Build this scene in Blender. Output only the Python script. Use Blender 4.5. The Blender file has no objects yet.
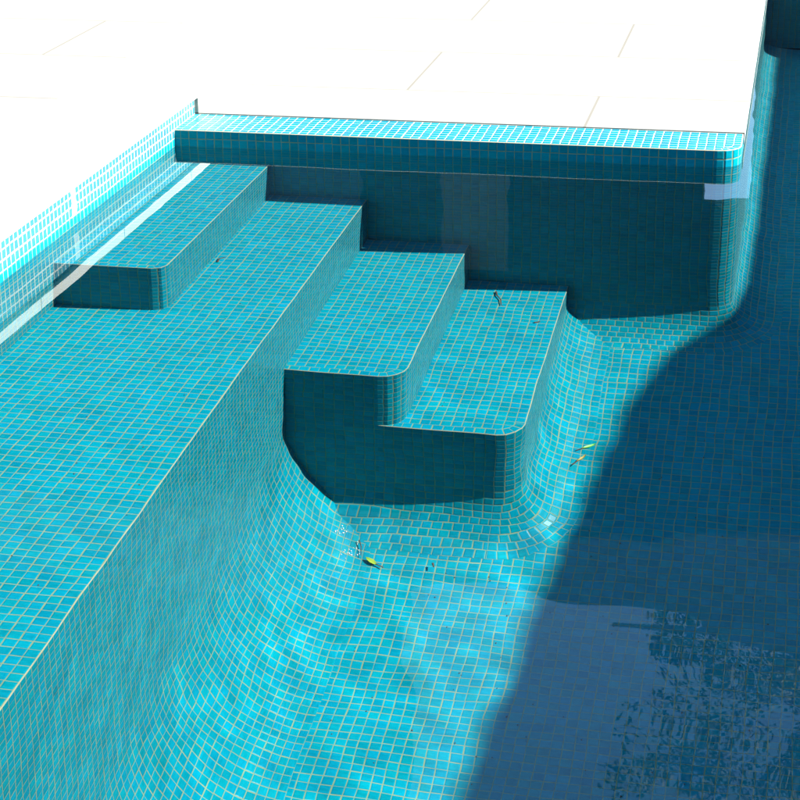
import bpy, math, random
from mathutils import Vector
random.seed(7)
U = 0.025                       # one mosaic tile (with its joint) = 25 mm; all plan numbers are in tiles
sc = bpy.context.scene
COL = sc.collection
PI = math.pi

# ------------------------------------------------------------------ sizes (in tiles)
XW, X1, X3, X4, XS = -22.65, -11.39, 11.90, 23.47, 42.03
YF, YF1 = -38.0, -39.1
Z1, Z2, Z3, Z4 = -6.35, -18.55, -32.6, -43.6
HT, LIP, DECK = 1.95, 4.0, 5.1
RC, RB, R1 = 5.6, 2.54, 1.3
SW, SH = 10.0, 15.5          # foot of the shelf wall: a wide, tall curve
YN, YB, XR = -140.0, 125.0, 150.0   # near end, far end, right side of the pool

def zf(y):
    t = min(max(-y, 0.0), 60.0)
    return -53.0 - 0.22 * t if t < 46 else -63.12 - 0.88 * (1 - math.exp(-(t - 46) / 4.0))

# ------------------------------------------------------------------ materials
def nt(name):
    m = bpy.data.materials.new(name); m.use_nodes = True
    n = m.node_tree.nodes; n.clear()
    return m, n, m.node_tree.links

def math_node(n, l, op, a, b=None, c=None):
    k = n.new('ShaderNodeMath'); k.operation = op
    for i, v in enumerate((a, b, c)):
        if v is None: continue
        if isinstance(v, (int, float)): k.inputs[i].default_value = v
        else: l.new(v, k.inputs[i])
    return k.outputs[0]

def tile_material(name, grout=(0.20, 0.255, 0.15), gw=0.041, lo=(0.0003, 0.165, 0.22), hi=(0.0008, 0.265, 0.35),
                  stain=False, dry_rows=False, ior=1.14):
    m, n, l = nt(name)
    out = n.new('ShaderNodeOutputMaterial'); bs = n.new('ShaderNodeBsdfPrincipled')
    l.new(bs.outputs[0], out.inputs[0])
    uv = n.new('ShaderNodeUVMap')
    M = lambda op, a, b=None, c=None: math_node(n, l, op, a, b, c)
    # hand-set sheets: joints wander a little
    wob = n.new('ShaderNodeTexNoise'); wob.inputs['Scale'].default_value = 0.23; wob.inputs['Detail'].default_value = 2
    l.new(uv.outputs[0], wob.inputs['Vector'])
    sub = n.new('ShaderNodeVectorMath'); sub.operation = 'SUBTRACT'; sub.inputs[1].default_value = (.5, .5, .5)
    l.new(wob.outputs['Color'], sub.inputs[0])
    scl = n.new('ShaderNodeVectorMath'); scl.operation = 'SCALE'; scl.inputs['Scale'].default_value = 0.22
    l.new(sub.outputs[0], scl.inputs[0])
    add = n.new('ShaderNodeVectorMath'); add.operation = 'ADD'
    l.new(uv.outputs[0], add.inputs[0]); l.new(scl.outputs[0], add.inputs[1])
    shd = n.new('ShaderNodeVectorMath'); shd.operation = 'SCALE'; shd.inputs['Scale'].default_value = 1/13.0; l.new(uv.outputs[0], shd.inputs[0])
    shf = n.new('ShaderNodeVectorMath'); shf.operation = 'FLOOR'; l.new(shd.outputs[0], shf.inputs[0])
    shn = n.new('ShaderNodeTexWhiteNoise'); shn.noise_dimensions = '2D'; l.new(shf.outputs[0], shn.inputs['Vector'])
    sh2 = n.new('ShaderNodeVectorMath'); sh2.operation = 'SCALE'; sh2.inputs['Scale'].default_value = 0.07; l.new(shn.outputs['Color'], sh2.inputs[0])
    ad2 = n.new('ShaderNodeVectorMath'); ad2.operation = 'ADD'; l.new(add.outputs[0], ad2.inputs[0]); l.new(sh2.outputs[0], ad2.inputs[1]); add = ad2
    # only wander inside a tile row: keep the cell id from the clean coordinates plus wander
    fl = n.new('ShaderNodeVectorMath'); fl.operation = 'FLOOR'; l.new(add.outputs[0], fl.inputs[0])
    fr = n.new('ShaderNodeVectorMath'); fr.operation = 'FRACTION'; l.new(add.outputs[0], fr.inputs[0])
    wn = n.new('ShaderNodeTexWhiteNoise'); wn.noise_dimensions = '2D'; l.new(fl.outputs[0], wn.inputs['Vector'])
    wsep = n.new('ShaderNodeSeparateColor'); l.new(wn.outputs['Color'], wsep.inputs[0])
    s = n.new('ShaderNodeSeparateXYZ'); l.new(fr.outputs[0], s.inputs[0])
    # each tile shifted a hair inside its cell
    jx = M('MULTIPLY_ADD', wsep.outputs[0], 0.05, -0.025)
    jy = M('MULTIPLY_ADD', wsep.outputs[1], 0.05, -0.025)
    ax = M('ABSOLUTE', M('ADD', M('SUBTRACT', s.outputs[0], 0.5), jx))
    ay = M('ABSOLUTE', M('ADD', M('SUBTRACT', s.outputs[1], 0.5), jy))
    d = M('SUBTRACT', 0.5, M('MAXIMUM', ax, ay))             # distance to the cell border
    mr = n.new('ShaderNodeMapRange'); mr.interpolation_type = 'SMOOTHSTEP'
    l.new(d, mr.inputs[0]); mr.inputs[1].default_value = gw - 0.015; mr.inputs[2].default_value = gw + 0.015
    tile = mr.outputs[0]
    # brushed colour inside the glass, run along the tile
    st = n.new('ShaderNodeTexNoise'); st.inputs['Scale'].default_value = 1.0; st.inputs['Detail'].default_value = 3
    mp = n.new('ShaderNodeMapping'); mp.inputs['Scale'].default_value = (0.9, 3.2, 1)
    l.new(uv.outputs[0], mp.inputs['Vector']); l.new(mp.outputs[0], st.inputs['Vector'])
    big = n.new('ShaderNodeTexNoise'); big.inputs['Scale'].default_value = 0.13; big.inputs['Detail'].default_value = 2
    l.new(uv.outputs[0], big.inputs['Vector'])
    f = M('ADD', M('MULTIPLY', wsep.outputs[2], 0.48), M('MULTIPLY', M('SUBTRACT', st.outputs[0], 0.5), 1.15))
    f = M('ADD', f, M('MULTIPLY', M('SUBTRACT', big.outputs[0], 0.5), 0.5))
    f = M('ADD', f, 0.22)
    mx = n.new('ShaderNodeMix'); mx.data_type = 'RGBA'; mx.clamp_factor = True
    l.new(f, mx.inputs[0]); mx.inputs[6].default_value = (*lo, 1); mx.inputs[7].default_value = (*hi, 1)
    hm = n.new('ShaderNodeMix'); hm.data_type = 'RGBA'; hm.blend_type = 'MULTIPLY'; hm.clamp_factor = True
    hf = n.new('ShaderNodeMix'); hf.data_type = 'RGBA'
    l.new(M('FRACT', M('MULTIPLY_ADD', wsep.outputs[0], 7.3, wsep.outputs[1])), hf.inputs[0])
    hf.inputs[6].default_value = (1, 1.02, .95, 1); hf.inputs[7].default_value = (1, .96, 1.06, 1)
    hm.inputs[0].default_value = 1.0; l.new(mx.outputs[2], hm.inputs[6]); l.new(hf.outputs[2], hm.inputs[7]); mx = hm
    gn = n.new('ShaderNodeTexNoise'); gn.inputs['Scale'].default_value = 0.7; gn.inputs['Detail'].default_value = 4
    l.new(uv.outputs[0], gn.inputs['Vector'])
    gm = n.new('ShaderNodeMix'); gm.data_type = 'RGBA'
    l.new(gn.outputs[0], gm.inputs[0])
    gm.inputs[6].default_value = (grout[0] * .62, grout[1] * .62, grout[2] * .62, 1)
    gm.inputs[7].default_value = (min(1, grout[0] * 1.25), min(1, grout[1] * 1.25), min(1, grout[2] * 1.25), 1)
    gcol = gm.outputs[2]
    tilef = tile
    if dry_rows:
        # joints above the water mark are dry and chalk-white
        geo = n.new('ShaderNodeNewGeometry'); sp = n.new('ShaderNodeSeparateXYZ'); l.new(geo.outputs['Position'], sp.inputs[0])
        dr = n.new('ShaderNodeMapRange'); l.new(sp.outputs[2], dr.inputs[0])
        dr.inputs[1].default_value = 0.6 * U; dr.inputs[2].default_value = 1.5 * U
        g2 = n.new('ShaderNodeMix'); g2.data_type = 'RGBA'; l.new(dr.outputs[0], g2.inputs[0]); l.new(gcol, g2.inputs[6])
        g2.inputs[7].default_value = (0.42, 0.41, 0.37, 1); gcol = g2.outputs[2]
        # dry tiles dulled in colour to tone down the sun on them
        dull = n.new('ShaderNodeMix'); dull.data_type = 'RGBA'; l.new(M('MULTIPLY', dr.outputs[0], M('MULTIPLY_ADD', st.outputs[0], .6, .35)), dull.inputs[0])
        l.new(mx.outputs[2], dull.inputs[6]); dull.inputs[7].default_value = (0.05, 0.125, 0.145, 1); mx = dull
        mr.inputs[1].default_value = gw; mr.inputs[2].default_value = gw + .03; mr.inputs[0].default_value = 0
        wd = M('MULTIPLY', dr.outputs[0], 0.03)
        d2 = M('SUBTRACT', d, wd); l.new(d2, mr.inputs[0])
    cm = n.new('ShaderNodeMix'); cm.data_type = 'RGBA'
    l.new(tilef, cm.inputs[0]); l.new(gcol, cm.inputs[6]); l.new(mx.outputs[2], cm.inputs[7])
    col = cm.outputs[2]
    if stain:
        # a chalky run down the tiles at one spot
        geo2 = n.new('ShaderNodeNewGeometry'); s2 = n.new('ShaderNodeSeparateXYZ'); l.new(geo2.outputs['Position'], s2.inputs[0])
        nz = n.new('ShaderNodeTexNoise'); nz.inputs['Scale'].default_value = 45; l.new(geo2.outputs['Position'], nz.inputs['Vector'])
        yy = M('ADD', s2.outputs[1], M('MULTIPLY', M('SUBTRACT', nz.outputs[0], .5), 0.05))
        dist = M('ABSOLUTE', M('SUBTRACT', yy, -32.6 * U))
        a = M('LESS_THAN', dist, 0.016)
        b = M('GREATER_THAN', s2.outputs[2], 0.9 * U)
        sf = M('MULTIPLY', M('MULTIPLY', a, b), 0.85)
        sm = n.new('ShaderNodeMix'); sm.data_type = 'RGBA'; l.new(sf, sm.inputs[0]); l.new(col, sm.inputs[6])
        sm.inputs[7].default_value = (.42, .42, .39, 1); col = sm.outputs[2]
    l.new(col, bs.inputs['Base Color'])
    ro = n.new('ShaderNodeMapRange'); l.new(tile, ro.inputs[0]); ro.inputs[3].default_value = 0.85; ro.inputs[4].default_value = 0.27
    l.new(ro.outputs[0], bs.inputs['Roughness']); bs.inputs['IOR'].default_value = ior
    bu = n.new('ShaderNodeBump'); bu.inputs['Strength'].default_value = 0.5; bu.inputs['Distance'].default_value = 0.0015
    pil = n.new('ShaderNodeMapRange'); pil.interpolation_type = 'SMOOTHSTEP'; l.new(d, pil.inputs[0])
    pil.inputs[1].default_value = gw - .02; pil.inputs[2].default_value = gw + 0.12
    hh = M('ADD', pil.outputs[0], M('MULTIPLY', st.outputs[0], 0.35))
    l.new(hh, bu.inputs['Height']); l.new(bu.outputs[0], bs.inputs['Normal'])
    return m

def plain(name, col, rough=0.7, noise=0.0, scale=6.0, bump=0.0, col2=None):
    m, n, l = nt(name)
    out = n.new('ShaderNodeOutputMaterial'); bs = n.new('ShaderNodeBsdfPrincipled'); l.new(bs.outputs[0], out.inputs[0])
    bs.inputs['Roughness'].default_value = rough
    tc = n.new('ShaderNodeTexCoord'); t = n.new('ShaderNodeTexNoise'); t.inputs['Scale'].default_value = scale
    t.inputs['Detail'].default_value = 6; l.new(tc.outputs['Object'], t.inputs['Vector'])
    mx = n.new('ShaderNodeMix'); mx.data_type = 'RGBA'; l.new(t.outputs[0], mx.inputs[0])
    c2 = col2 or tuple(c * (1 - noise) for c in col)
    mx.inputs[6].default_value = (*c2, 1); mx.inputs[7].default_value = (*col, 1)
    l.new(mx.outputs[2], bs.inputs['Base Color'])
    if bump:
        b = n.new('ShaderNodeBump'); b.inputs['Strength'].default_value = bump; b.inputs['Distance'].default_value = 0.002
        l.new(t.outputs[0], b.inputs['Height']); l.new(b.outputs[0], bs.inputs['Normal'])
    return m

M_TILE = tile_material('turquoise_glass_mosaic')
M_WALL = tile_material('turquoise_glass_mosaic_at_waterline', dry_rows=True, stain=True, ior=1.4)
M_LEDGE = tile_material('turquoise_glass_mosaic_ledge', grout=(0.45, 0.43, 0.34), gw=0.05, ior=1.4)
M_GROUT = plain('cream_grout', (0.33, 0.31, 0.20), 0.85, 0.25, 60, 0.3)
M_COPE = plain('white_coping_stone', (0.60, 0.58, 0.52), 0.7, 0.12, 3.0, 0.3)
def stone_material():
    m = plain('pale_limestone', (0.31, 0.295, 0.255), 0.75, 0.22, 1.6, 0.3)
    n, l = m.node_tree.nodes, m.node_tree.links
    bs = [k for k in n if k.type == 'BSDF_PRINCIPLED'][0]; src = bs.inputs['Base Color'].links[0].from_socket
    tc = [k for k in n if k.type == 'TEX_COORD'][0]
    br = n.new('ShaderNodeTexBrick'); l.new(tc.outputs['Object'], br.inputs['Vector']); br.offset = 0.5
    br.inputs['Scale'].default_value = 1.0; br.inputs['Brick Width'].default_value = 1.2; br.inputs['Row Height'].default_value = 0.6
    br.inputs['Mortar Size'].default_value = 0.004; br.inputs['Mortar'].default_value = (.62, .6, .55, 1)
    br.inputs['Color1'].default_value = (1, 1, 1, 1); br.inputs['Color2'].default_value = (.93, .92, .9, 1)
    mx = n.new('ShaderNodeMix'); mx.data_type = 'RGBA'; mx.blend_type = 'MULTIPLY'; mx.inputs[0].default_value = 1
    l.new(src, mx.inputs[6]); l.new(br.outputs['Color'], mx.inputs[7]); l.new(mx.outputs[2], bs.inputs['Base Color'])
    return m
M_STONE = stone_material()
M_RENDER = plain('pale_grey_render', (0.45, 0.44, 0.42), 0.9, 0.15, 2.0, 0.2)
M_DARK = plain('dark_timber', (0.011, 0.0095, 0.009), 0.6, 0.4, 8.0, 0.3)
M_PANEL = plain('grey_panel', (0.22, 0.22, 0.21), 0.9, 0.3, 2.0, 0.2)
M_UPPER = plain('dark_brown_cladding', (0.03, 0.028, 0.026), 0.9, 0.3, 2.0)
M_GREYMETAL = plain('grey_fascia', (0.12, 0.125, 0.13), 0.5, 0.1, 4.0)
M_GLASSD = plain('dark_glazing', (0.02, 0.025, 0.03), 0.12, 0.2, 3.0)
M_BLOCKER = plain('blocker_grey', (0.06, 0.06, 0.06), 0.9, 0.1, 9.0, 0.2)
M_GROUND = plain('dry_lawn', (0.09, 0.11, 0.04), 0.95, 0.5, 5.0, 0.3)

def leaf_mat(name, a, b):
    return plain(name, a, 0.45, 0, 60.0, 0.2, col2=b)

def water_material():
    m, n, l = nt('clear_pool_water')
    out = n.new('ShaderNodeOutputMaterial'); g = n.new('ShaderNodeBsdfGlass')
    g.inputs['IOR'].default_value = 1.333; g.inputs['Roughness'].default_value = 0.0
    g.inputs['Color'].default_value = (0.97, 1, 1, 1)
    l.new(g.outputs[0], out.inputs[0])
    return m
M_WATER = water_material()

# ------------------------------------------------------------------ mesh helper
class Sheet:
    """faces with their own vertices and tile coordinates; points are given in tiles"""
    def __init__(s): s.v = []; s.f = []; s.uv = []
    def face(s, pts, uvs=None):
        i = len(s.v); s.v += [(p[0] * U, p[1] * U, p[2] * U) for p in pts]
        s.f.append(tuple(range(i, i + len(pts)))); s.uv += (uvs or [(0, 0)] * len(pts))
    def box(s, x0, x1, y0, y1, z0, z1):
        P = [(x0,y0,z0),(x1,y0,z0),(x1,y1,z0),(x0,y1,z0),(x0,y0,z1),(x1,y0,z1),(x1,y1,z1),(x0,y1,z1)]
        for q in ((3,2,1,0),(4,5,6,7),(0,1,5,4),(1,2,6,5),(2,3,7,6),(3,0,4,7)): s.face([P[k] for k in q])
    def build(s, name, mat, parent=None, smooth=False, weld=False):
        me = bpy.data.meshes.new(name); me.from_pydata(s.v, [], s.f)
        uvl = me.uv_layers.new(name='UVMap')
        for k, c in enumerate(s.uv): uvl.data[k].uv = c
        me.materials.append(mat)
        if weld:
            import bmesh
            b = bmesh.new(); b.from_mesh(me); bmesh.ops.remove_doubles(b, verts=b.verts, dist=1e-5); b.to_mesh(me); b.free()
        if smooth:
            for p in me.polygons: p.use_smooth = True
        o = bpy.data.objects.new(name, me); COL.objects.link(o)
        if parent is not None: o.parent = parent
        o.cycles.is_caustics_receiver = True
        return o

def thing(name, label, cat, loc=(0, 0, 0), group=None):
    o = bpy.data.objects.new(name, None); COL.objects.link(o); o.empty_display_size = .1
    o['label'] = label; o['category'] = cat
    if group: o['group'] = group
    return o
def tag(o, label=None, cat=None, group=None, kind=None):
    if label: o['label'] = label
    if cat: o['category'] = cat
    if group: o['group'] = group
    if kind: o['kind'] = kind
    return o

# ------------------------------------------------------------------ steps
CH = 0.075       # width of the cream nosing on each side of an edge
def outline(x0, xr, yf, yb, r, ins, k=4):
    """front edge, rounded corner, right edge; returns (x, y, u)"""
    P = [(x0, yf + ins, 0.0), (xr - r, yf + ins, xr - r - x0)]
    u0 = xr - r - x0
    for i in range(1, k + 1):
        a = -PI / 2 + PI / 2 * i / k
        P.append((xr - r + (r - ins) * math.cos(a), yf + r + (r - ins) * math.sin(a), u0 + i * (k / k)))
    P.append((xr - ins, yb, u0 + k + (yb - yf - r)))
    return P

def make_step(name, label, x0, xr, yf, ztop, zfun, r, k, seed, front_x0=None):
    """zfun(x,y) gives where its vertical faces end"""
    root = thing(name, label, 'pool step', group='submerged mosaic steps')
    so = seed * 37.0; uo = x0 + so + 80
    # tread: border row along the front and round the corner, field behind it
    t = Sheet(); z = ztop
    A = outline(x0, xr, yf, 0, r, CH, k); B = outline(x0, xr, yf, 0, r, 1.0 if r > 1.1 else .9, k)
    for i in range(len(A) - 2):
        a, b, c, d = A[i], A[i+1], B[i+1], B[i]
        t.face([(a[0],a[1],z),(b[0],b[1],z),(c[0],c[1],z),(d[0],d[1],z)],
               [(a[2]+so+.5,CH),(b[2]+so+.5,CH),(c[2]+so+.5,1),(d[2]+so+.5,1)])
    a, b, c, d = A[-2], A[-1], B[-1], B[-2]
    rr = lambda p: (p[0] - xr + so, p[1] - yf + 3 + so)
    field = [(B[i][0], B[i][1]) for i in range(len(B))] + [(x0, 0)]
    t.face([(p[0],p[1],z) for p in field], [rr(p) for p in field])
    t.face([(a[0],a[1],z),(b[0],b[1],z),(c[0],c[1],z),(d[0],d[1],z)], [rr(a),rr(b),rr(c),rr(d)])
    t.build('tread', M_TILE, root)
    # nosing
    nb = Sheet(); O = outline(x0, xr, yf, 0, r, 0.0, k)
    for i in range(len(O) - 1):
        a, b, c, d = O[i], O[i+1], A[i+1], A[i]
        nb.face([(a[0],a[1],z-CH),(b[0],b[1],z-CH),(c[0],c[1],z),(d[0],d[1],z)])
    nb.build('nosing', M_GROUT, root)
    # faces
    fr = Sheet(); si = Sheet()
    for i in range(len(O) - 1):
        a, b = O[i], O[i+1]
        tgt = fr if i < 1 else si
        n = max(1, int(math.hypot(b[0]-a[0], b[1]-a[1]) / 6))
        for j in range(n):
            p = [a[q] + (b[q]-a[q]) * j / n for q in range(3)]; w = [a[q] + (b[q]-a[q]) * (j+1) / n for q in range(3)]
            zp, zw = zfun(p[0], p[1]), zfun(w[0], w[1])
            tgt.face([(p[0],p[1],zp),(w[0],w[1],zw),(w[0],w[1],z-CH),(p[0],p[1],z-CH)],
                     [(p[2]+uo, zp-z-so),(w[2]+uo, zw-z-so),(w[2]+uo, -CH-so),(p[2]+uo, -CH-so)])
    fr.build('front_face', M_TILE, root); si.build('riser', M_TILE, root)
    return root

top_step = make_step('pool_step', 'highest step, a mosaic block just under the surface against the left pool wall',
                     XW, X1, YF1, Z1, lambda x, y: Z2, R1, 2, 1)
mid_step = make_step('pool_step', 'middle step below the wide shelf, its dark curved front face in shade',
                     0.0, X3, YF, Z3, lambda x, y: (Z4 if y > YF + .01 or x > X3 - RB + .01 else zf(y) + RC), RB, 4, 2)
# its face below the level of the lowest tread belongs to the lowest step's side; extend the front face straight down
low_step = make_step('pool_step', 'lowest step nearest the deep floor, with a dark twig lying on it',
                     X3 - RB, X4, YF, Z4, lambda x, y: zf(y) + RC, RB, 4, 3)
# ------------------------------------------------------------------ the coved foot round shelf, steps and end wall
def cove(name, path, parent, rows=9, RW=RC, RH=RC):
    """path: list of segments: ('L', p, q, inward normal) or ('A', centre, r, a0, a1) or mitred joints between lines"""
    S = Sheet(); stag = (0, .5, .15, .62, .3, .8)
    for seg in path:
        for i in range(rows):
            a0, a1 = PI/2 * i / rows, PI/2 * (i+1) / rows
            d0, d1 = RW * (1 - math.cos(a0)), RW * (1 - math.cos(a1))
            h0, h1 = RH * (1 - math.sin(a0)), RH * (1 - math.sin(a1))
            if seg[0] == 'L':
                _, p, q, nrm, mp, mq, off = seg       # mp/mq = how far along the line each end retreats per unit of d
                L = math.hypot(q[0]-p[0], q[1]-p[1]); t = ((q[0]-p[0])/L, (q[1]-p[1])/L)
                def P(s_, d, h, edge):
                    x = p[0] + t[0]*s_ + nrm[0]*d; y = p[1] + t[1]*s_ + nrm[1]*d
                    return (x, y, zf(y) + h)
                n = max(1, int(L / 4))
                for j in range(n):
                    f0, f1 = j / n, (j+1) / n
                    sa0 = mp*d0 + f0*(L - (mp+mq)*d0); sb0 = mp*d0 + f1*(L - (mp+mq)*d0)
                    sa1 = mp*d1 + f0*(L - (mp+mq)*d1); sb1 = mp*d1 + f1*(L - (mp+mq)*d1)
                    bo = off + (stag[i % len(stag)] if nrm[1] and i > rows // 3 else 0)
                    S.face([P(sa1,d1,h1,0),P(sb1,d1,h1,0),P(sb0,d0,h0,0),P(sa0,d0,h0,0)],
                           [(sa1+bo,-i-1+off),(sb1+bo,-i-1+off),(sb0+bo,-i+off),(sa0+bo,-i+off)])
            else:
                _, c, r, b0, b1, off = seg
                arc = abs(b1-b0)
                m0 = round(arc * (r + (d0+d1)/2)); m0 = max(4, m0)
                for j in range(m0):
                    g0, g1 = b0 + (b1-b0)*j/m0, b0 + (b1-b0)*(j+1)/m0
                    def Q(g, d, h):
                        x = c[0] + (r+d)*math.cos(g); y = c[1] + (r+d)*math.sin(g)
                        return (x, y, zf(y) + h)
                    sh = 0.0
                    S.face([Q(g0,d1,h1),Q(g1,d1,h1),Q(g1,d0,h0),Q(g0,d0,h0)],
                           [(j+off+sh,-i-1+off),(j+1+off+sh,-i-1+off),(j+1+off+sh,-i+off),(j+off+sh,-i+off)])
    return S.build(name, M_TILE, parent)

# shelf -------------------------------------------------------------
shelf = thing('tiled_shelf', 'wide shallow mosaic shelf running along the left wall, below the highest step', 'pool shelf')
t = Sheet()
t.face([(XW, YN, Z2), (-CH, YN, Z2), (-CH, 0, Z2), (XW, 0, Z2)], [(XW+200, YN), (200-CH, YN), (200-CH, 0), (XW+200, 0)])
t.build('tread', M_TILE, shelf)
t = Sheet(); t.face([(0, YN, Z2-CH), (0, 0, Z2-CH), (-CH, 0, Z2), (-CH, YN, Z2)]); t.build('nosing', M_GROUT, shelf)
t = Sheet()
ys = [YN] + [YN + (YF - YN) * i / 24 for i in range(1, 25)]
for a, b in zip(ys, ys[1:]):
    za, zb = zf(a) + SH, zf(b) + SH
    t.face([(0,a,za),(0,b,zb),(0,b,Z2-CH),(0,a,Z2-CH)], [(a+300,za-Z2),(b+300,zb-Z2),(b+300,-CH),(a+300,-CH)])
t.face([(0,YF,Z3),(0,0,Z3),(0,0,Z2-CH),(0,YF,Z2-CH)], [(YF+300,Z3-Z2),(300,Z3-Z2),(300,-CH),(YF+300,-CH)])
t.build('riser', M_TILE, shelf)
cove('curved_foot', [('L', (0, YN), (0, YF), (1, 0), 0, 0, 0.0)], shelf, 20, SW, SH)
cove('curved_foot', [('L', (0, YF), (X4-RB, YF), (0, -1), 0, 0, 40.0), ('A', (X4-RB, YF+RB), RB, -PI/2, 0, 61.0),
                     ('L', (X4, YF+RB), (X4, 0), (1, 0), 0, 0, 83.0)], low_step)

# ledge wall at the far end -----------------------------------------
ledge = thing('ledge_wall', 'low mosaic ledge wall with rounded end across the far side, front face in shade', 'pool wall')
LW = 8.0
O = outline(XW, XS, 0, YB, RB, 0, 4)
fr = Sheet(); sd = Sheet()
def zfoot(x, y):
    if x < X1 + .01 and y < .5: return Z1
    return zf(y) + RC
segs = [(XW, X1, Z1), (X1, 0, Z2), (0, X3, Z3), (X3, X4, Z4), (X4, XS - RB, zf(0) + RC)]
for a, b, zb in segs:
    fr.face([(a,0,zb),(b,0,zb),(b,0,HT-CH),(a,0,HT-CH)], [(a-XS+.9+500,zb-HT),(b-XS+.9+500,zb-HT),(b-XS+.9+500,-CH),(a-XS+.9+500,-CH)])
fr.build('front_face', M_TILE, ledge)
for i in range(1, len(O) - 1):
    a, b = O[i], O[i+1]
    top = (HT - CH)
    yy = [a[1], b[1]] if i < len(O) - 2 else [a[1], LW]
    zb = zf(0) + RC
    e = (b[0], yy[1]); ub = b[2] if i < len(O) - 2 else a[2] + LW - a[1]
    sd.face([(a[0],a[1],zb),(e[0],e[1],zb),(e[0],e[1],top),(a[0],a[1],top)],
            [(a[2]+400,zb-HT),(ub+400,zb-HT),(ub+400,-CH),(a[2]+400,-CH)])
sd.build('rounded_end', M_TILE, ledge)
# ledge top and its bright nosing
A = outline(XW, XS, 0, LW, RB, CH*1.5, 4); B = outline(XW, XS, 0, LW, RB, 1.0, 4); O2 = outline(XW, XS, 0, LW, RB, 0, 4)
t = Sheet()
for i in range(len(A) - 2):
    a, b, c, d = A[i], A[i+1], B[i+1], B[i]
    t.face([(q[0], q[1], HT) for q in (a, b, c, d)], [(a[2]-64.68+.9+700,CH),(b[2]-64.68+.9+700,CH),(c[2]-64.68+.9+700,1),(d[2]-64.68+.9+700,1)])
fl = [(q[0], q[1]) for q in B] + [(XW, LW)]
w = lambda q: (q[0]-XS+.9+700, q[1]+2)
t.face([(q[0], q[1], HT) for q in fl], [w(q) for q in fl])
a, b, c, d = A[-2], A[-1], B[-1], B[-2]
t.face([(q[0], q[1], HT) for q in (a, b, c, d)], [w(q) for q in (a, b, c, d)])
t.build('ledge_top', M_LEDGE, ledge)
t = Sheet()
for i in range(len(O2) - 1):
    a, b, c, d = O2[i], O2[i+1], A[i+1], A[i]
    t.face([(a[0],a[1],HT-CH),(b[0],b[1],HT-CH),(c[0],c[1],HT),(d[0],d[1],HT)])
t.build('nosing', M_GROUT, ledge)
cove('curved_foot', [('L', (X4, 0), (XS-RB, 0), (0, -1), 0, 0, 120.0), ('A', (XS-RB, RB), RB, -PI/2, 0, 150.0),
                     ('L', (XS, RB), (XS, YB), (1, 0), 0, 0, 190.0)], ledge)

# side walls ---------------------------------------------------------
def wall_strip(S, x0, y0, x1, y1, zb, zt, off, uo=0):
    L = math.hypot(x1-x0, y1-y0)
    S.face([(x0,y0,zb),(x1,y1,zb),(x1,y1,zt),(x0,y0,zt)], [(off+uo,zb-zt),(off+L+uo,zb-zt),(off+L+uo,0),(off+uo,0)])
def coping_box(S, x0, x1, y0, y1): S.box(x0, x1, y0, y1, LIP, DECK + .02)
OH = 0.5
lw = thing('pool_wall', 'sunlit mosaic wall along the left side, chalky white joints above the water', 'pool wall')
t = Sheet(); wall_strip(t, XW, YN, XW, 0, Z2, LIP, 800, 0.0)
wall_strip(t, XW, 0, XW, LW, HT, LIP, 800 - YN, 0.0); t.build('wall_face', M_WALL, lw)
bw = thing('pool_wall', 'mosaic side wall running away behind the rounded end of the ledge', 'pool wall')
t = Sheet(); wall_strip(t, XS, LW, XS, YB, zf(0) + RC, HT - .1, 950); t.build('side_face', M_WALL, bw)
ew = thing('pool_wall', 'shaded mosaic wall closing the far end of the deep part', 'pool wall')
t = Sheet(); wall_strip(t, XS, YB - .1, XR, YB - .1, -52, HT - 1.2, 1000); t.build('wall_face', M_WALL, ew)
rw = thing('pool_wall', 'mosaic wall along the shaded right side of the pool', 'pool wall')
t = Sheet(); wall_strip(t, XR, YB, XR, YN, -63, LIP, 1100); t.build('wall_face', M_WALL, rw)
nw = thing('pool_wall', 'mosaic wall at the near end under the photographer', 'pool wall')
t = Sheet(); wall_strip(t, XR, YN, XW, YN, -63, LIP, 1200); t.build('wall_face', M_WALL, nw)

# floor ----------------------------------------------------------------
t = Sheet()
yy = [YN, -100, -70, -60, -56, -53, -51, -49, -47, -46, -40, -30, -20, -10, -5, 0, 30, YB]
for a, b in zip(yy, yy[1:]):
    for xa, xb in ((0, 40), (40, XR)):
        if a >= 0 and xa < 40: xa = XS - 5
        t.face([(xa,a,zf(a)-.015),(xb,a,zf(a)-.015),(xb,b,zf(b)-.015),(xa,b,zf(b)-.015)],
               [(xa+.4,a*1.02),(xb+.4,a*1.02),(xb+.4,b*1.02),(xa+.4,b*1.02)])
tag(t.build('pool_floor', M_TILE), kind='structure', label='turquoise mosaic pool floor sloping away from the steps')

# white stone deck with its overhanging edge -----------------------------
FAR = 900; FD = 125
t = Sheet()
zt = DECK
def slab(x0, x1, y0, y1): t.box(x0, x1, y0, y1, LIP, zt)
slab(-FD, XW - 14, YN - 400, 420)
t.box(-FD, XW + OH - .05, LW, 420, HT - 1.2, LIP)
t.box(XW - .3, XS + .1, LW, 420, HT - 1.2, HT + .15)
t.box(XS + .1, FAR, YB - OH, 420, HT - 1.2, HT + .15)
slab(XR - OH, FAR, YN + OH, YB - OH)
slab(XW + OH, FAR, YN - 400, YN + OH)
cp = Sheet(); yk = YN
while yk < LW + 330:
    cp.box(XW - 13.9, XW + OH, yk, yk + 23.85, LIP, zt); yk += 24
tag(cp.build('coping', M_COPE), 'white coping stones overhanging the left mosaic wall', 'coping')
deck = tag(t.build('deck', M_STONE), kind='structure', label='pale stone deck round the pool, bleached by the sun')
t = Sheet(); t.box(-9000, 9000, -9000, -540.0, -20, 2); t.box(-9000, 9000, 420, 9000, -20, 2)
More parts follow.
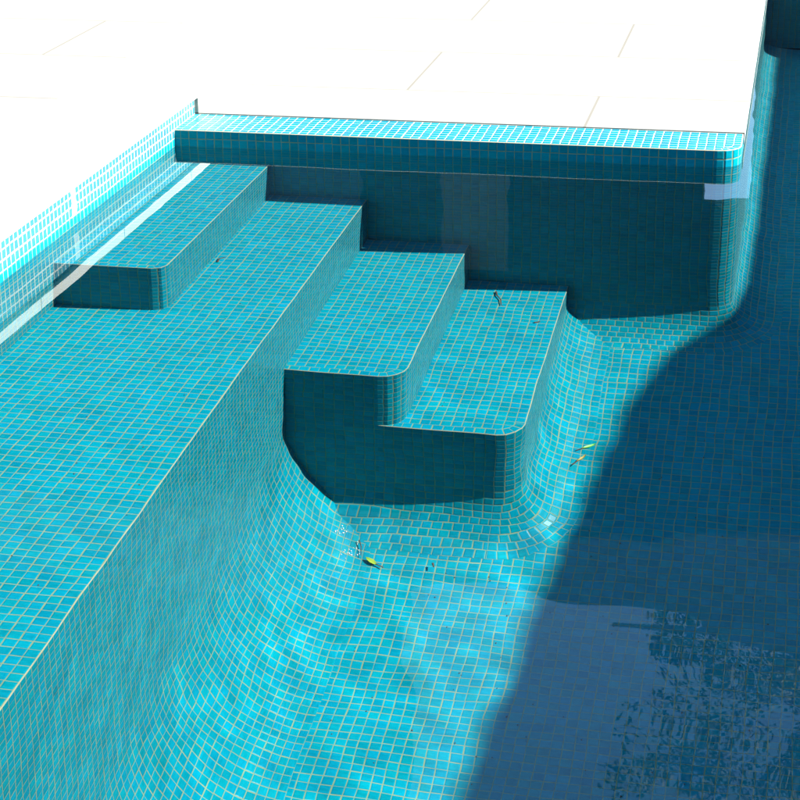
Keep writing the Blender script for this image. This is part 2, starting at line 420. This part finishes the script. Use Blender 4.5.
t.box(-9000, -FD, -540, 420, -20, 4); t.box(900, 9000, -540, 420, -20, 2)
tag(t.build('ground', M_GROUND), kind='structure')

# water surface ------------------------------------------------------------
waves = []
for k in range(34):
    lam = random.choice([3.2, 4.2, 5, 6, 7, 9, 12, 16, 24]) * random.uniform(.85, 1.2)
    ang = random.gauss(1.25, 0.85)
    slope = 0.0042 * random.uniform(.6, 1.2) * (1.0 if lam > 5 else .8)
    waves.append((2*PI/lam*math.cos(ang), 2*PI/lam*math.sin(ang), random.uniform(0, 6.28), slope * lam / (2*PI)))
def wz(x, y):
    h = 0
    amp = 0.75 + 0.5 * math.sin(x*.043+1.1) * math.sin(y*.051+.4)
    if y > -30: amp *= 0.55 + 0.45 * min(1, max(0, (8 - y) / 38))
    if x < -4: amp *= 0.45 + 0.55 * max(0, min(1, (x + 22) / 18))
    for kx, ky, ph, a in waves: h += a * math.sin(kx*x + ky*y + ph)
    return h * amp * .30
STEP = 0.5
nx = int((XR - XW) / STEP) + 1; ny = int((YB - YN) / STEP) + 1
V = []; F = []
for j in range(ny + 1):
    y = YN + (YB - YN) * j / ny
    for i in range(nx + 1):
        x = XW + (XR - XW) * i / nx
        V.append((x*U, y*U, wz(x, y)*U))
def inside(x, y): return y > RB + 1.5 and x < XS - 1
for j in range(ny):
    y = YN + (YB - YN) * j / ny
    for i in range(nx):
        x = XW + (XR - XW) * i / nx
        if inside(x, y): continue
        a = j*(nx+1)+i; F.append((a, a+1, a+nx+2, a+nx+1))
me = bpy.data.meshes.new('water'); me.from_pydata(V, [], F); me.materials.append(M_WATER)
for p in me.polygons: p.use_smooth = True
water = bpy.data.objects.new('water', me); COL.objects.link(water)
water.cycles.is_caustics_caster = True
tag(water, kind='structure', label='clear rippled pool water')

# ------------------------------------------------------------------ leaves and twigs lying on the tiles
def leaf(label, x, y, z, rot, L, W, mat, tilt=.12):
    S = Sheet(); n = 8
    ca, sa = math.cos(rot), math.sin(rot)
    top = []; bot = []
    def P(a, b, h): return (x + a*ca - b*sa, y + a*sa + b*ca, z + h)
    for i in range(n + 1):
        f = i / n; w_ = W * math.sin(PI * f) ** .8 * (1 - .25*f) if 0 < f < 1 else 0.02
        a = (f - .5) * L; bend = .18 * L * (f - .5) ** 2
        top.append((P(a, w_/2 + bend, .25 + tilt*f), P(a, bend, .12 + tilt*f), P(a, -w_/2 + bend, .22 + tilt*f)))
    for i in range(n):
        for k in range(2):
            q = [top[i][k], top[i+1][k], top[i+1][k+1], top[i][k+1]]
            S.face(q)
            S.face([(p[0], p[1], p[2]-.06) for p in reversed(q)])
    o = S.build('leaf', mat)
    st = Sheet()
    for dz in (0, .08):
        st.face([P(-L/2 - .9, -.06, .15+dz), P(-L/2 + .1, -.06, .18+dz), P(-L/2 + .1, .06, .18+dz), P(-L/2 - .9, .06, .15+dz)])
    st.build('stalk', M_TWIG, o)
    tag(o, label, 'leaf', 'leaves lying on the pool floor')
    return o
def twig(name, label, pts, r, mat, cat='twig'):
    cu = []; S = Sheet(); n = 6; rings = []
    for i, p in enumerate(pts):
        a = Vector(pts[min(i+1, len(pts)-1)]) - Vector(pts[max(i-1, 0)]); a.normalize()
        s_ = a.cross(Vector((0, 0, 1))).normalized(); u_ = s_.cross(a)
        rr = r * (1 - .5 * i / (len(pts)-1))
        rings.append([tuple(Vector(p) + (s_*math.cos(2*PI*k/n) + u_*math.sin(2*PI*k/n)) * rr) for k in range(n)])
    for a, b in zip(rings, rings[1:]):
        for k in range(n): S.face([a[k], a[(k+1)%n], b[(k+1)%n], b[k]])
    S.face(list(reversed(rings[0]))); S.face(rings[-1])
    o = S.build(name, mat); tag(o, label, cat); return o
M_TWIG = plain('brown_twig', (0.09, 0.045, 0.025), .8, .4, 40)
M_LEAFG = leaf_mat('yellow_green_leaf', (0.34, 0.42, 0.03), (0.16, 0.30, 0.03))
M_LEAFB = leaf_mat('bright_green_leaf', (0.10, 0.50, 0.06), (0.22, 0.45, 0.04))
M_LEAFY = leaf_mat('browned_leaf', (0.45, 0.33, 0.05), (0.20, 0.16, 0.04))
leaf('yellow-green leaf on the floor in front of the dark curved step face', 10.4, -45.4, zf(-45.4)+.1, 2.6, 1.5, .75, M_LEAFG, .3)
leaf('bright green leaf on the floor right of the lowest step, the farther of two', 28.9, -24.9, zf(-24.9), 0.75, 1.7, .5, M_LEAFB)
leaf('browned narrow leaf on the floor right of the lowest step, the nearer of two', 28.4, -27.3, zf(-27.1), 1.1, 1.8, .38, M_LEAFY)
twig('twig', 'short dark bent twig lying on the lowest step', [(15.6,-3.1,Z4+.25),(15.9,-4.2,Z4+.3),(16.5,-5.3,Z4+.3),(16.8,-7.0,Z4+.25)], .11, M_TWIG)
twig('twig', 'tiny dark scrap of twig near the right edge of the lowest step', [(21.1,-11.1,Z4+.15),(21.7,-10.7,Z4+.2)], .15, M_TWIG)
zc = zf(-44)
twig('twig', 'thin brown twig on the curved foot in front of the steps', [(8.6,-43.1,zc+.9),(9.0,-43.9,zc+.6),(9.2,-45.0,zc+.3)], .07, M_TWIG)
twig('twig', 'small black scrap on the curved foot beside the yellow-green leaf', [(16.3,-45.2,zc+.5),(16.5,-45.8,zc+.45)], .12, M_TWIG)
twig('twig', 'small dark scrap at the foot of the highest step', [(X1+.8,-24.3,Z2+.15),(X1+.7,-23.2,Z2+.2),(X1+1.2,-22.6,Z2+.15)], .11, M_TWIG)

# fine grit and specks
S = Sheet(); rg = random.Random(5)
def fleck(x, y, z):
    r = rg.uniform(.04, .11); a = rg.uniform(0, 6.28)
    p = [(x + r*math.cos(a+k*2.1), y + r*1.6*math.sin(a+k*2.1), z + .03) for k in range(3)]; q = (x, y, z + .12)
    S.face(p[::-1]); [S.face([p[k], p[(k+1)%3], q]) for k in range(3)]
for _ in range(70):
    x, y = rg.uniform(11, 48), rg.uniform(-75, -44.5); fleck(x, y, zf(y))
for _ in range(45):
    x, y = rg.uniform(29.5, 48), rg.uniform(-44, -6); fleck(x, y, zf(y))
for x0, x1_, y0, z0, k in ((.3, X3-.5, YF+3, Z3, 16), (X3+.3, X4-.5, YF+3, Z4, 18), (XW+.5, X1-.5, YF1+3, Z1, 8), (X1+.3, -.5, -100, Z2, 40)):
    for _ in range(k): fleck(rg.uniform(x0, x1_), rg.uniform(y0, -.5), z0)
tag(S.build('grit', M_TWIG), kind='stuff', label='fine brown grit scattered on the submerged tiles')

# bubbles are pale balls standing in for a sun glint on the water
def ball(S, x, y, z, r):
    n, m = 8, 5
    for i in range(m):
        t0, t1 = PI*i/m, PI*(i+1)/m
        for k in range(n):
            p0, p1 = 2*PI*k/n, 2*PI*(k+1)/n
            f = lambda t_, p_: (x + r*math.sin(t_)*math.cos(p_), y + r*math.sin(t_)*math.sin(p_), z + r*math.cos(t_))
            S.face([f(t0,p0), f(t1,p0), f(t1,p1), f(t0,p1)])
S = Sheet(); rb = random.Random(3)
for cx, cy, n in ((21.3, -100.2, 22), (20.0, -97.3, 16)):
    for k in range(n):
        ball(S, cx + rb.gauss(0, .28), cy + rb.gauss(0, .45), .02, rb.uniform(.02, .055))
M_GLINT = plain('glint_white', (0.30, 0.33, 0.33), 0.2, 0.1, 30)
tag(S.build('glint_beads', M_GLINT, smooth=True), kind='stuff', label='small white bubbles standing in for a sun glint over the corner of the steps')

# ------------------------------------------------------------------ round the pool: house and tree seen in reflections, plus added shade casters
# sunlight: zenith angle 32 deg, coming from the right and slightly from behind the ledge
ZEN = math.radians(54); AZ = math.radians(6.0)
sx, sy, sz = math.sin(ZEN)*math.cos(AZ), math.sin(ZEN)*math.sin(AZ), math.cos(ZEN)
zw_ = math.asin(math.sin(ZEN)/1.333)
wx, wy, wz2 = math.sin(zw_)*math.cos(AZ), math.sin(zw_)*math.sin(AZ), math.cos(zw_)
HC = 90.0
edge = []
for X, Y, Z in ((24.5,-86,-62),(26.1,-66,-62),(27.1,-59.6,-62),(27.84,-51.6,-61.6),(28.45,-45.6,-61),(29.54,-39,-59.6),(30.7,-31.8,-58),(31.94,-24.5,-56.4),
                (33.3,-17.4,-54.8),(34.9,-11.3,-53.5),(36.6,-6,-52.3),(38.4,-2.5,-52.5),(41,4,-51.5),(42.7,12,-51.5),(43.4,40,-51.5),(43.9,80,-51.5),(44.2,125,-51.5)):
    ex = X - Z*wx/wz2 + HC*sx/sz; ey = Y - Z*wy/wz2 + HC*sy/sz
    edge.append((ex, ey))
caster = thing('blocker', 'added unseen canopy over the right side of the pool', 'blocker')  # unseen shadow caster, its edge traced back from the shadow on the floor
t = Sheet()
edge = [(edge[0][0]-2, -150)] + edge + [(edge[-1][0]+1, 160)]
for a, b in zip(edge, edge[1:]):
    t.face([(a[0]+3,a[1],HC-3),(480,a[1],HC-3),(480,b[1],HC-3),(b[0]+3,b[1],HC-3)])
    t.face([(a[0],a[1],HC),(b[0],b[1],HC),(480,b[1],HC),(480,a[1],HC)])
    t.face([(a[0]+3,a[1],HC-3),(b[0]+3,b[1],HC-3),(b[0],b[1],HC),(a[0],a[1],HC)])
t.build('blocker_panel', M_BLOCKER, caster)
for px_, py_ in ((215, -140), (245, 150), (470, -140), (470, 150)):
    t = Sheet(); t.box(px_, px_+5, py_, py_+5, DECK, HC); t.build('post', M_GREYMETAL, caster)
t = Sheet(); t.box(480, 486, -150, 160, DECK, 150); 
sw = t.build('tall_wall', M_DARK); tag(sw, 'tall dark wall beyond the right deck, behind the canopy', 'wall')

house = thing('house', 'house with deep dark verandah beyond the pool, seen only as a reflection', 'house')
t = Sheet(); t.box(-420, 60, 250, 254, 166, 190); t.build('fascia', M_GREYMETAL, house)
t = Sheet(); t.box(-420, 60, 254, 520, 176, 188); t.build('roof', M_DARK, house)
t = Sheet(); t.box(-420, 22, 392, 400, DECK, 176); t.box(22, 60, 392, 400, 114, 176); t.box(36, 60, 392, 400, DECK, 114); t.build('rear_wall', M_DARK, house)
for x0 in (-330, -230, -150):
    t = Sheet(); t.box(x0, x0+60, 388, 391, DECK+4, 130); t.build('window', M_GLASSD, house)
t = Sheet(); t.box(60, 64, 254, 400, HT, 176); t.build('sun_block', M_DARK, house)  # added to keep side sun off the ceiling and the paving below
t = Sheet(); t.box(-420, -58, 300, 326, 190, 430); t.build('upper_storey', M_UPPER, house)
for x0, x1_ in ((-63, -41),):
    t = Sheet(); t.box(x0, x1_, 389, 390.5, HT, 140); t.build('reflected_panel', M_PANEL, house)  # panel added so a grey pillar shape mirrors in the water

tr = thing('tree', 'leafy tree rising behind the verandah roof, mirrored in the shaded water', 'tree')
t = Sheet()
for i in range(8):
    a0, a1 = 2*PI*i/8, 2*PI*(i+1)/8
    t.face([(84+9*math.cos(a0),560+9*math.sin(a0),2),(84+9*math.cos(a1),560+9*math.sin(a1),2),(82+4*math.cos(a1),560+4*math.sin(a1),380),(82+4*math.cos(a0),560+4*math.sin(a0),380)])
t.build('trunk', M_TWIG, tr)
t = Sheet(); rt = random.Random(11)
clumps = [(70 + rt.gauss(0, 36), 560 + rt.gauss(0, 30), 385 + rt.gauss(0, 42), rt.uniform(10, 22)) for _ in range(75)]
for cx_, cy_, cz_, cr in clumps:
    for _ in range(230):
        v = Vector((rt.gauss(0,1), rt.gauss(0,1), rt.gauss(0,1))).normalized() * cr * rt.uniform(.55, 1)
        a = Vector((rt.gauss(0,1), rt.gauss(0,1), rt.gauss(0,1))).normalized() * 2.0; b = a.orthogonal().normalized() * 1.0
        c_ = Vector((cx_, cy_, cz_)) + v
        t.face([tuple(c_-a), tuple(c_+b), tuple(c_+a), tuple(c_-b)])
M_FOL = plain('foliage', (0.06, 0.09, 0.03), .7, .5, 2.0)
t.build('crown', M_FOL, tr)

added_roof = thing('verandah', 'dark unseen roof added over the near deck to cut sky light', 'verandah')  # roof added out of view to darken the faces turned toward the camera
t = Sheet(); t.box(-420, 330, -470, -108, 96, 102); t.build('roof', M_DARK, added_roof)
for px_ in (-300, 300):
    t = Sheet(); t.box(px_, px_+6, -160, -154, DECK, 96); t.build('post', M_DARK, added_roof)
# tall unseen wall added behind the camera to hide the low sky
t = Sheet(); t.box(-500, 500, -480, -470, DECK, 290); w2 = t.build('tall_wall', M_DARK); tag(w2, 'tall dark wall added behind the near deck to block the sky', 'wall')

# ------------------------------------------------------------------ light
wd = bpy.data.worlds.new('World'); sc.world = wd; wd.use_nodes = True
n = wd.node_tree.nodes; bg = n['Background']
sky = n.new('ShaderNodeTexSky'); sky.sky_type = 'NISHITA'; sky.sun_disc = False
sky.sun_elevation = PI/2 - ZEN
az_world = math.atan2(sx, sy)            # compass-like angle from +Y towards +X
sky.sun_rotation = az_world
wd.node_tree.links.new(sky.outputs[0], bg.inputs[0]); bg.inputs[1].default_value = 0.10
sky.dust_density = 0.1; sky.ozone_density = 3.0
ld = bpy.data.lights.new('sun', 'SUN'); ld.energy = 5.0; ld.angle = math.radians(0.53); ld.color = (1.0, 0.96, 0.89)
ld.cycles.is_caustics_light = True
sun = bpy.data.objects.new('sun', ld); COL.objects.link(sun)
sun.rotation_euler = Vector((sx, sy, sz)).to_track_quat('Z', 'Y').to_euler()

# ------------------------------------------------------------------ camera
cd = bpy.data.cameras.new('camera'); cam = bpy.data.objects.new('camera', cd); COL.objects.link(cam)
yaw, pitch, roll, fpx = math.radians(-11.832), math.radians(21.63), math.radians(-0.693), 1908.0
fw = Vector((math.sin(yaw)*math.cos(pitch), math.cos(yaw)*math.cos(pitch), -math.sin(pitch)))
r_ = Vector((math.cos(yaw), -math.sin(yaw), 0)); u_ = r_.cross(fw)
r2 = r_*math.cos(roll) + u_*math.sin(roll); u2 = -r_*math.sin(roll) + u_*math.cos(roll)
from mathutils import Matrix
mw = Matrix((r2, u2, -fw)).transposed().to_4x4(); mw.translation = Vector((46.997*U, -206.997*U, 53.943*U))
cam.matrix_world = mw
cd.sensor_width = 36; cd.lens = 36 * fpx / 800; cd.clip_start = 0.05; cd.clip_end = 2000
sc.camera = cam

sc.view_settings.view_transform = 'Standard'; sc.view_settings.look = 'None'
sc.view_settings.exposure = 2.15; sc.view_settings.gamma = 1.0; sc.view_settings.use_curve_mapping = False
cy = sc.cycles
cy.caustics_refractive = True; cy.caustics_reflective = True; cy.blur_glossy = 0.0
cy.max_bounces = 12; cy.diffuse_bounces = 4; cy.glossy_bounces = 6; cy.transmission_bounces = 8
cy.sample_clamp_indirect = 6.0
cy.use_denoising = True
